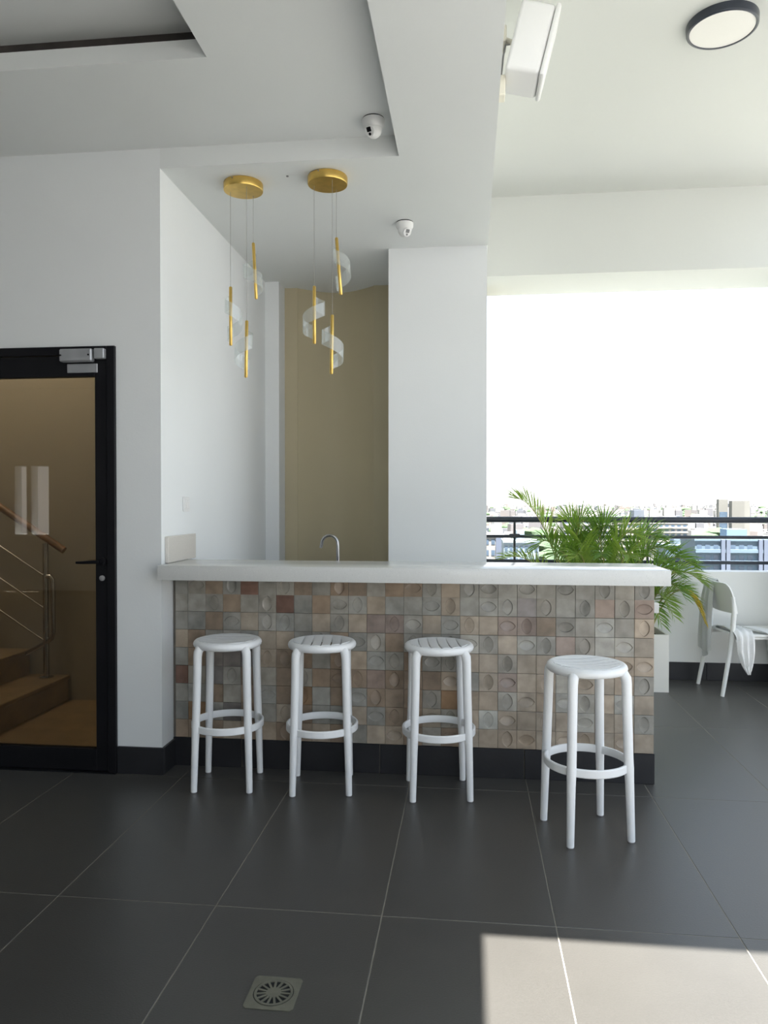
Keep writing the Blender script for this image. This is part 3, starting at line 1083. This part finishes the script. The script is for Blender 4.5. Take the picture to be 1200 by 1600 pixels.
palm = thing('areca_palm', (1.145, 6.1, 0.39), 'bushy green areca palm with feathery fronds in the cream planter', 'palm')
PB = Vector((1.145, 6.1, 0.39))


def frond(p0, p1, p2, n, ll, mt, seed, stem_mat='stalk', start=0.28, droop=0.5):
    """rachis along a quadratic curve with two rows of drooping leaflets"""
    rnd = random.Random(seed)
    p0, p1, p2 = Vector(p0), Vector(p1), Vector(p2)

    def B(t):
        return p0 * (1 - t) ** 2 + p1 * 2 * t * (1 - t) + p2 * t * t

    def D(t):
        return ((p1 - p0) * 2 * (1 - t) + (p2 - p1) * 2 * t).normalized()
    pts = [B(k / 14) - PB for k in range(15)]
    fr_ = MB().tube(pts, [0.0075 * (1 - 0.8 * k / 14) for k in range(15)], 6).build('frond', stem_mat, palm, smooth=60)
    mb = MB()
    for k in range(n):
        t = start + (1 - start) * (k + 0.5) / n
        c, d = B(t), D(t)
        side = d.cross(Vector((0, 0, 1)))
        if side.length < 0.1:
            side = Vector((1, 0, 0))
        side.normalize()
        up = side.cross(d).normalized()
        env = 0.45 + 0.55 * math.sin(PI * min(1, (t - start) / (1 - start) * 0.85 + 0.15))
        for sgn in (-1, 1):
            L = ll * 1.35 * env * rnd.uniform(0.85, 1.12)
            dirv = (side * sgn * 0.60 + d * (0.75 + 0.3 * t) + up * rnd.uniform(0.2, 0.5)).normalized()
            a = c + d * rnd.uniform(-0.006, 0.006)
            m1 = a + dirv * L * 0.5
            m2 = m1 + (dirv + Vector((0, 0, -droop * rnd.uniform(0.5, 1.2)))).normalized() * L * 0.5
            wv = d.cross(dirv).cross(dirv).normalized() * (0.0062 if L > 0.1 else 0.0045)
            mb.add([a - wv * 0.4 - PB, a + wv * 0.4 - PB, m1 + wv - PB, m1 - wv - PB, m2 - PB], [(0, 1, 2, 3), (3, 2, 4)])
    o = mb.build('leaflets', mt, fr_)
    o['kind'] = 'stuff'
    return fr_


def tipat(px, py, y):
    return on_y(px, py, y)


spec = [  # base x, control pixel, tip pixel, tip depth, leaflets, leaflet length, material
    (0.86, (852, 775), (804, 779), 6.00, 36, .20, 'leaf2'), (0.90, (884, 772), (926, 822), 6.10, 32, .20, 'leaf'),
    (0.86, (868, 800), (838, 858), 6.00, 26, .17, 'leaf'), (0.84, (845, 846), (786, 874), 5.85, 28, .15, 'leaf2'),
    (0.95, (905, 800), (882, 812), 6.15, 30, .20, 'leaf2'), (1.00, (930, 790), (955, 826), 6.05, 32, .21, 'leaf'),
    (1.05, (955, 800), (996, 838), 5.95, 30, .20, 'leaf2'), (1.02, (948, 815), (930, 838), 6.10, 30, .21, 'leaf'),
    (1.12, (985, 805), (1028, 842), 6.05, 30, .20, 'leaf'), (1.20, (1000, 815), (1052, 866), 6.10, 30, .19, 'leaf'),
    (1.25, (1025, 830), (1082, 884), 6.00, 32, .19, 'leaf'), (1.30, (1040, 850), (1098, 912), 6.05, 32, .18, 'leaf2'),
    (1.35, (1035, 870), (1070, 934), 5.85, 26, .16, 'leaf'), (1.35, (1020, 880), (1052, 962), 5.75, 26, .15, 'leaf2'),
    (1.33, (1005, 890), (1034, 975), 5.70, 24, .14, 'leaf'), (0.92, (890, 830), (866, 868), 5.75, 26, .18, 'leaf'),
    (0.98, (915, 835), (898, 872), 5.70, 26, .18, 'leaf2'), (1.06, (945, 835), (940, 868), 5.70, 28, .19, 'leaf'),
    (1.12, (970, 838), (984, 872), 5.65, 28, .19, 'leaf2'), (1.18, (995, 840), (1022, 876), 5.75, 28, .18, 'leaf'),
    (0.94, (902, 820), (912, 856), 5.90, 28, .19, 'leaf2'), (1.08, (962, 822), (974, 850), 6.10, 28, .19, 'leaf'),
    (1.38, (1050, 880), (1090, 946), 6.05, 24, .14, 'leaf2'), (1.28, (1010, 850), (1062, 900), 5.85, 28, .17, 'leaf'),
    (0.90, (876, 826), (900, 842), 6.15, 28, .19, 'leaf'), (1.16, (1000, 828), (1012, 858), 6.15, 28, .19, 'leaf2'),
]
rp_ = random.Random(5)
for i, (bx_, cp, tp, yy, nn, ll, mt) in enumerate(spec):
    b = Vector((bx_, 6.1 + rp_.uniform(-.1, .1), 0.39))
    frond(b, on_y(*cp, (yy + 6.1) / 2), on_y(*tp, yy), nn, ll, mt, i, droop=0.3)
yt = on_y(1102, 975, 5.95)
frond(Vector((1.40, 6.05, 0.39)), on_y(1062, 860, 6.0), yt, 26, .09, 'leafy', 99, stem_mat='stalk', start=0.55, droop=0.9)

# ------------------------------------------------------------------ terrace chair with cloths
CA = math.radians(9)
ch = thing('terrace_chair', (2.115, 6.06, 0), 'white resin chair with a rounded back panel standing by the parapet', 'chair', rz=CA)
# local axes: +x is the way the sitter faces, y across
HW = 0.175
for s in (-1, 1):
    y = s * HW
    MB().tube([(-0.262, y * 1.12, 0.0), (-0.225, y * 1.08, 0.20), (-0.178, y, 0.43), (-0.165, y, 0.62), (-0.172, y * 0.97, 0.74)], [0.0145, 0.0165, 0.019, 0.018, 0.014], 10).build('leg', 'plastic2', ch, smooth=60)
    MB().tube([(0.37, y * 1.2, 0.0), (0.335, y * 1.15, 0.22), (0.29, y * 1.05, 0.43)], [0.0145, 0.0165, 0.019], 10).build('leg', 'plastic2', ch, smooth=60)
grid = []
for i in range(13):
    u = -1 + 2 * i / 12
    row = []
    for j in range(9):
        v = j / 8
        x = -0.175 - 0.045 * v + 0.03 * u * u
        wdt = HW + 0.012 - 0.03 * (v ** 6)
        ztop = 0.615 + 0.225 * v - 0.03 * (abs(u) ** 8) * v
        row.append((x, u * wdt, ztop))
    grid.append(row)
MB().sheet(grid, 0.012).build('backrest', 'plastic2', ch, smooth=50, fix=True)
grid = []
for i in range(11):
    u = -1 + 2 * i / 10
    row = []
    for j in range(11):
        v = j / 10
        w_ = (0.18 + 0.045 * v) * (1 - 0.10 * (abs(2 * v - 1) ** 6))
        row.append((-0.20 + 0.54 * v, u * w_, 0.452 - 0.012 * (1 - u * u) * math.sin(PI * v) + (0.018 * max(0, 0.25 - v) / 0.25) - 0.03 * max(0, v - 0.85)))
    grid.append(row)
MB().sheet(grid, 0.016).build('seat', 'plastic2', ch, smooth=50, fix=True)
for s in (-1, 1):
    MB().tube([(-0.18, s * HW, 0.43), (0.29, s * HW * 1.05, 0.43)], 0.012, 8).build('seat_rail', 'plastic2', ch, smooth=60)


def chair_pt(x, y, z):
    c, s = math.cos(CA), math.sin(CA)
    return Vector((2.115 + x * c - y * s, 6.06 + x * s + y * c, z))


# shirt slung over the far corner of the back
grid = []
path = [(-0.185, 0.66), (-0.192, 0.74), (-0.205, 0.82), (-0.222, 0.853), (-0.245, 0.84), (-0.262, 0.79), (-0.275, 0.70), (-0.28, 0.62), (-0.283, 0.53), (-0.285, 0.46), (-0.288, 0.38), (-0.285, 0.30)]
for i, (x, z) in enumerate(path):
    row = []
    for j in range(15):
        u = j / 14
        sp_ = 1.0 + 0.05 * max(0, i - 4)
        y = 0.075 + (u - 0.3) * 0.135 * sp_
        fold = 0.012 * math.sin(u * 15 + i * 0.25) * min(1, max(0, i - 3) / 3)
        zz = z - (0.05 * math.sin(u * PI) if i > 9 else 0) + (0.012 * math.sin(u * 9) if i > 3 else 0)
        row.append(chair_pt(x + 0.035 + fold, y, zz))
    grid.append(row)
mb = MB().sheet(grid, 0.004)
o = mb.build('shirt', 'cloth2', smooth=60, fix=True)
tag(o, 'grey shirt slung over the back of the white terrace chair', 'shirt')
# towel heaped on the seat, one tail down the near side and one off the front
grid = []
path = [(0.10, 0.47), (0.02, 0.485), (-0.08, 0.492), (-0.16, 0.487), (-0.205, 0.478), (-0.226, 0.45), (-0.232, 0.40), (-0.236, 0.34), (-0.24, 0.29), (-0.242, 0.245), (-0.243, 0.21), (-0.243, 0.175)]
wid = [.12, .13, .13, .13, .125, .12, .12, .115, .10, .078, .05, .016]
for i, (y, z) in enumerate(path):
    row = []
    for j in range(15):
        u = j / 14 * 2 - 1
        x = -0.125 + 0.01 * i * 0.3 + u * wid[i] * 0.55
        fold = 0.012 * math.cos(u * 9 + 0.4 * i)
        if i < 5:
            row.append(chair_pt(x, y, z + 0.010 * math.cos(u * 8 + i) + 0.006))
        else:
            row.append(chair_pt(x, y - 0.012 + fold, z))
    grid.append(row)
mb = MB().sheet(grid, 0.006)
grid = []
path = [(0.05, 0.478), (-0.06, 0.482), (-0.14, 0.48), (-0.20, 0.476), (-0.232, 0.455), (-0.243, 0.42), (-0.25, 0.38), (-0.255, 0.345)]
for i, (y, z) in enumerate(path):
    row = []
    for j in range(9):
        u = j / 8 * 2 - 1
        x = 0.07 + 0.016 * i + u * 0.05
        row.append(chair_pt(x, y + 0.006 * math.cos(u * 7 + i * .5), z + 0.004 * math.cos(u * 8)))
    grid.append(row)
o = mb.sheet(grid, 0.006).build('towel', 'cloth', smooth=60, fix=True)
tag(o, 'white towel heaped on the terrace chair seat with its corners hanging', 'towel')

# ------------------------------------------------------------------ the city far below
ZG = -64.0
g = MB()
g.add([(-9000, 60, ZG), (14000, 60, ZG), (14000, 16000, ZG), (-9000, 16000, ZG)], [(0, 1, 2, 3)])
struct('ground', g, 'cground', 'pale city ground stretching to the horizon')


def block(wd, dp, ht, floors, bays, mb=None, roof=True):
    mb = mb or MB()
    mb.cur = 0
    mb.box(-wd / 2, wd / 2, -dp / 2, dp / 2, 0, ht)
    if roof:
        mb.box(-wd * .2, wd * .1, -dp * .1, dp * .25, ht, ht + 2.4)
        for a in ((-wd / 2, wd / 2, -dp / 2, -dp / 2 + .3), (-wd / 2, wd / 2, dp / 2 - .3, dp / 2)):
            mb.box(a[0], a[1], a[2], a[3], ht, ht + 0.9)
    mb.cur = 1
    fh = ht / floors
    bw = wd / bays
    for fl in range(floors):
        for b in range(bays):
            x = -wd / 2 + (b + .5) * bw
            mb.box(x - bw * .28, x + bw * .28, -dp / 2 - 0.08, -dp / 2 + 0.05, fl * fh + fh * .3, fl * fh + fh * .78)
    mb.cur = 0
    return mb


kinds = []
for (wd, dp_, ht, fl, by) in ((13, 10, 7, 2, 4), (18, 12, 10, 3, 5), (24, 13, 13, 4, 6), (11, 11, 5, 1, 3)):
    mb = block(wd, dp_, ht, fl, by)
    me = bpy.data.meshes.new('low_rise_building')
    me.from_pydata(mb.v, [], mb.f)
    me.materials.append(M['city'])
    me.materials.append(M['cglass'])
    me.polygons.foreach_set('material_index', mb.mi)
    kinds.append(me)
cols = [((0.40, 0.40, 0.40), 'small white flat-roofed building in the city beyond the railing', 'white low-rise buildings in the city'),
        ((0.42, 0.38, 0.32), 'small cream flat-roofed building in the city beyond the railing', 'cream low-rise buildings in the city'),
        ((0.36, 0.27, 0.24), 'small pinkish flat-roofed building in the city beyond the railing', 'pink low-rise buildings in the city'),
        ((0.24, 0.28, 0.34), 'small blue-grey flat-roofed building in the city beyond the railing', 'blue-grey low-rise buildings in the city')]
rc = random.Random(11)
tree_px = [(862, 858, 262, 'green tree just past the pale blue house'), (846, 845, 300, 'green tree showing over the pale blue house roof'),
           (1100, 834, 300, 'green tree just above the striped apartment block roof'), (1078, 842, 275, 'green tree over the lower blue-grey block'),
           (1122, 826, 345, 'green tree at the foot of the pale tower'), (830, 826, 350, 'green tree under the top rail near the first rail post')]
taken = [(on_y(a, b, d).x, d) for a, b, d, _ in tree_px]
cnt = 0
for _ in range(2500):
    if cnt >= 130:
        break
    d = rc.uniform(330, 975)
    s = rc.uniform(-0.04, 0.52)
    x = d * s
    if any((x - a) ** 2 + (d - b) ** 2 < 26 ** 2 for a, b in taken):
        continue
    if abs(x / d - 0.355) < 0.045 and d < 700 or (d < 570 and 0.1 < x / d < 0.32):
        continue
    taken.append((x, d))
    c = rc.choices(range(4), (6, 3, 2, 2))[0]
    o = link('low_rise_building', kinds[rc.randrange(4)])
    o.location = (x, d, ZG)
    o.rotation_euler = (0, 0, rc.uniform(-.35, .35))
    o.color = (*[q * rc.uniform(.55, .75) for q in cols[c][0]], 1)
    tag(o, cols[c][1], 'building', cols[c][2])
    cnt += 1
far = MB()
for _ in range(9000):
    d = 1010 * (14 ** rc.random())
    x = d * rc.uniform(-0.12, 0.62)
    sz = rc.uniform(9, 22) * (1 + d / 9000)
    ht = rc.choice((4, 6, 8, 10, 12)) + (rc.random() ** 14) * 40
    a = rc.uniform(-.5, .5)
    far.cur = 0 if rc.random() < 0.62 else 1
    far.box(-sz / 2, sz / 2, -sz * .35, sz * .35, 0, ht, Matrix.Translation((x, d, ZG)) @ Matrix.Rotation(a, 4, 'Z'))
o = far.build('far_city', ['cwhite', 'cgrey'])
tag(o, 'pale sprawl of far city buildings up to the horizon', 'city', kind='stuff')
# trees
ft_ = MB()
for _ in range(700):
    d = 1030 * (7 ** rc.random())
    x = d * rc.uniform(-0.12, 0.62)
    r = rc.uniform(4, 9) * (1 + d / 4000)
    prof = [(r * 1.3 * math.sin(PI * k / 5) + .01, r * (0.7 - 0.7 * math.cos(PI * k / 5))) for k in range(6)]
    ft_.lathe(prof, 7, Matrix.Translation((x, d, ZG + 1)) @ Matrix.Rotation(rc.uniform(0, 6), 4, 'Z'), close=False)
o = ft_.build('far_trees', 'ctree', smooth=60)
tag(o, 'scattered green treetops among the far city roofs', 'trees', kind='stuff')


def crown_mesh(seed):
    bm = bmesh.new()
    bmesh.ops.create_icosphere(bm, subdivisions=3, radius=1)
    for v in bm.verts:
        nz = noise.noise(v.co * 1.7 + Vector((seed * 7.3, 0, 0))) * 0.35 + noise.noise(v.co * 5 + Vector((0, seed * 3.1, 0))) * 0.22
        v.co *= 1 + nz
        v.co.z *= 0.62
    me = bpy.data.meshes.new('city_tree')
    bm.to_mesh(me)
    bm.free()
    me.materials.append(M['ctree'])
    return me


cms = [crown_mesh(k) for k in range(3)]
for i, (px, py, d, lab) in enumerate(tree_px):
    p = on_y(px, py, d)
    r = 5.5 + (i % 3) * 1.4
    t = thing('city_tree', (p.x, p.y, ZG), lab, 'tree', 'trees among the nearer city blocks')
    c = link('crown', cms[i % 3], t)
    c.location = (0, 0, p.z - ZG - r * 0.6)
    c.scale = (r, r, r)
    MB().tube([(0, 0, 0), (0.3, 0, p.z - ZG - r * 0.7)], [0.6, 0.35], 7).build('trunk', 'wood', t)

nt = 0
for _ in range(600):
    if nt >= 32:
        break
    d = rc.uniform(400, 965)
    x = d * rc.uniform(-0.03, 0.50)
    if any((x - a) ** 2 + (d - b) ** 2 < 19 ** 2 for a, b in taken) or abs(x / d - 0.355) < 0.05 and d < 700 or d < 570 and 0.1 < x / d < 0.32:
        continue
    taken.append((x, d))
    o = link('treetop', cms[nt % 3])
    r = rc.uniform(4, 6.5)
    o.location = (x, d, ZG + r * 0.7)
    o.scale = (r, r, r)
    tag(o, 'small dark green treetop between the low-rise city buildings', 'tree', 'treetops between the low-rise buildings')
    nt += 1

# pale twin-slab tower
tw = thing('tower_building', (0, 0, 0), 'tall pale tower of two slabs rising to the horizon line', 'building')
c0 = on_y(1147, 800, 620)
tw.location = (c0.x, 620, ZG)
sc = 620 / F


def tbox(x0, x1, y0, y1, z0, z1, name, mt, col):
    o = MB().box(on_y(x0, 800, 620).x - c0.x, on_y(x1, 800, 620).x - c0.x, y0, y1, z0, z1).build(name, mt, tw)
    o.color = (*col, 1)
    return o


tbox(1125, 1139.5, 3, 9, 0, on_y(1130, 780, 620).z - ZG, 'rear_slab', 'city', (0.12, 0.118, 0.108))
tbox(1140.5, 1169, -4, 2.5, 0, on_y(1150, 782.5, 620).z - ZG, 'front_slab', 'city', (0.135, 0.132, 0.122))
tbox(1140.5, 1160, -4.6, -4, 0, on_y(1150, 783, 620).z - ZG, 'facade_panel', 'city', (0.105, 0.103, 0.095))
tbox(1126, 1138, 2.4, 3, 0, on_y(1132, 800, 620).z - ZG, 'shade_strip', 'cglass', (1, 1, 1))  # shade low on the rear slab, put in as a dark blue strip


# nearer apartment blocks built with separate windows
def apartment(name, px0, px1, py_top, dist, depth, floors, bays, col, label, pil=(), balcony=True):
    a, b = on_y(px0, py_top, dist), on_y(px1, py_top, dist)
    wd, top = b.x - a.x, a.z
    col = tuple(c * 0.55 for c in col)
    root = thing(name, ((a.x + b.x) / 2, dist, ZG), label, 'building')
    ht = top - ZG
    o = MB().box(-wd / 2, wd / 2, 0, depth, 0, ht).build('wall', 'city', root)
    o.color = (*col, 1)
    o = MB().box(-wd / 2 - .2, wd / 2 + .2, -0.3, depth, ht, ht + 0.5).box(-wd * .1, wd * .12, depth * .3, depth * .7, ht + .5, ht + 3).build('roof', 'city', root)
    o.color = (*[min(1, c * 1.25) for c in col], 1)
    fh, bw = 3.0, wd / bays
    wm = MB()
    wm.box(-bw * .3, bw * .3, -0.06, 0.04, -0.75, 0.75)
    me = None
    for fl in range(floors):
        for k in range(bays):
            x = -wd / 2 + (k + .5) * bw
            if any(abs(x / wd + .5 - p) < 0.5 / bays for p in pil):
                continue
            if me is None:
                o = wm.build('window', 'cglass', root)
                me = o.data
            else:
                o = link('window', me, root)
            o.location = (x, 0, ht - fh * (fl + .5))
    if balcony:
        for fl in range(floors):
            o = MB().box(-wd / 2, wd / 2, -0.7, -0.01, ht - fh * (fl + 1) - 0.15, ht - fh * (fl + 1) + 0.75).build('balcony_band', 'city', root)
            o.color = (*[min(1, c * 1.15) for c in col], 1)
    for p in pil:
        x = -wd / 2 + p * wd
        for s in (-1, 1):
            o = MB().box(x + s * bw * .3 - 0.5, x + s * bw * .3 + 0.5, -1.1, 0, 0, ht + 0.4).build('pilaster', 'city', root)
            o.color = (0.07, 0.085, 0.12, 1)
    return root


apartment('apartment_block', 1086, 1232, 845, 210, 14, 7, 11, (0.13, 0.19, 0.25), 'blue-grey apartment block with dark stair stripes behind the lower rail', pil=(0.32, 0.72))
apartment('apartment_block', 1040, 1085, 854, 235, 12, 6, 6, (0.15, 0.20, 0.25), 'lower blue-grey block beside the striped apartment block')
apartment('apartment_block', 756, 785, 838, 206, 12, 8, 3, (0.32, 0.31, 0.30), 'narrow white and grey block next to the column edge', balcony=False, pil=(0.84,))
apartment('apartment_block', 787, 842, 848, 190, 12, 6, 7, (0.25, 0.31, 0.36), 'pale blue house with small dark windows left of the palm', balcony=False)
apartment('apartment_block', 880, 965, 812, 430, 16, 6, 8, (0.34, 0.33, 0.31), 'wide white block behind the top rail above the palm')
apartment('apartment_block', 965, 1000, 818, 400, 16, 8, 5, (0.36, 0.33, 0.28), 'cream block between the palm and the second rail post')
apartment('apartment_block', 1000, 1075, 818, 520, 16, 6, 8, (0.36, 0.34, 0.33), 'white block with thin balcony lines below the top rail')
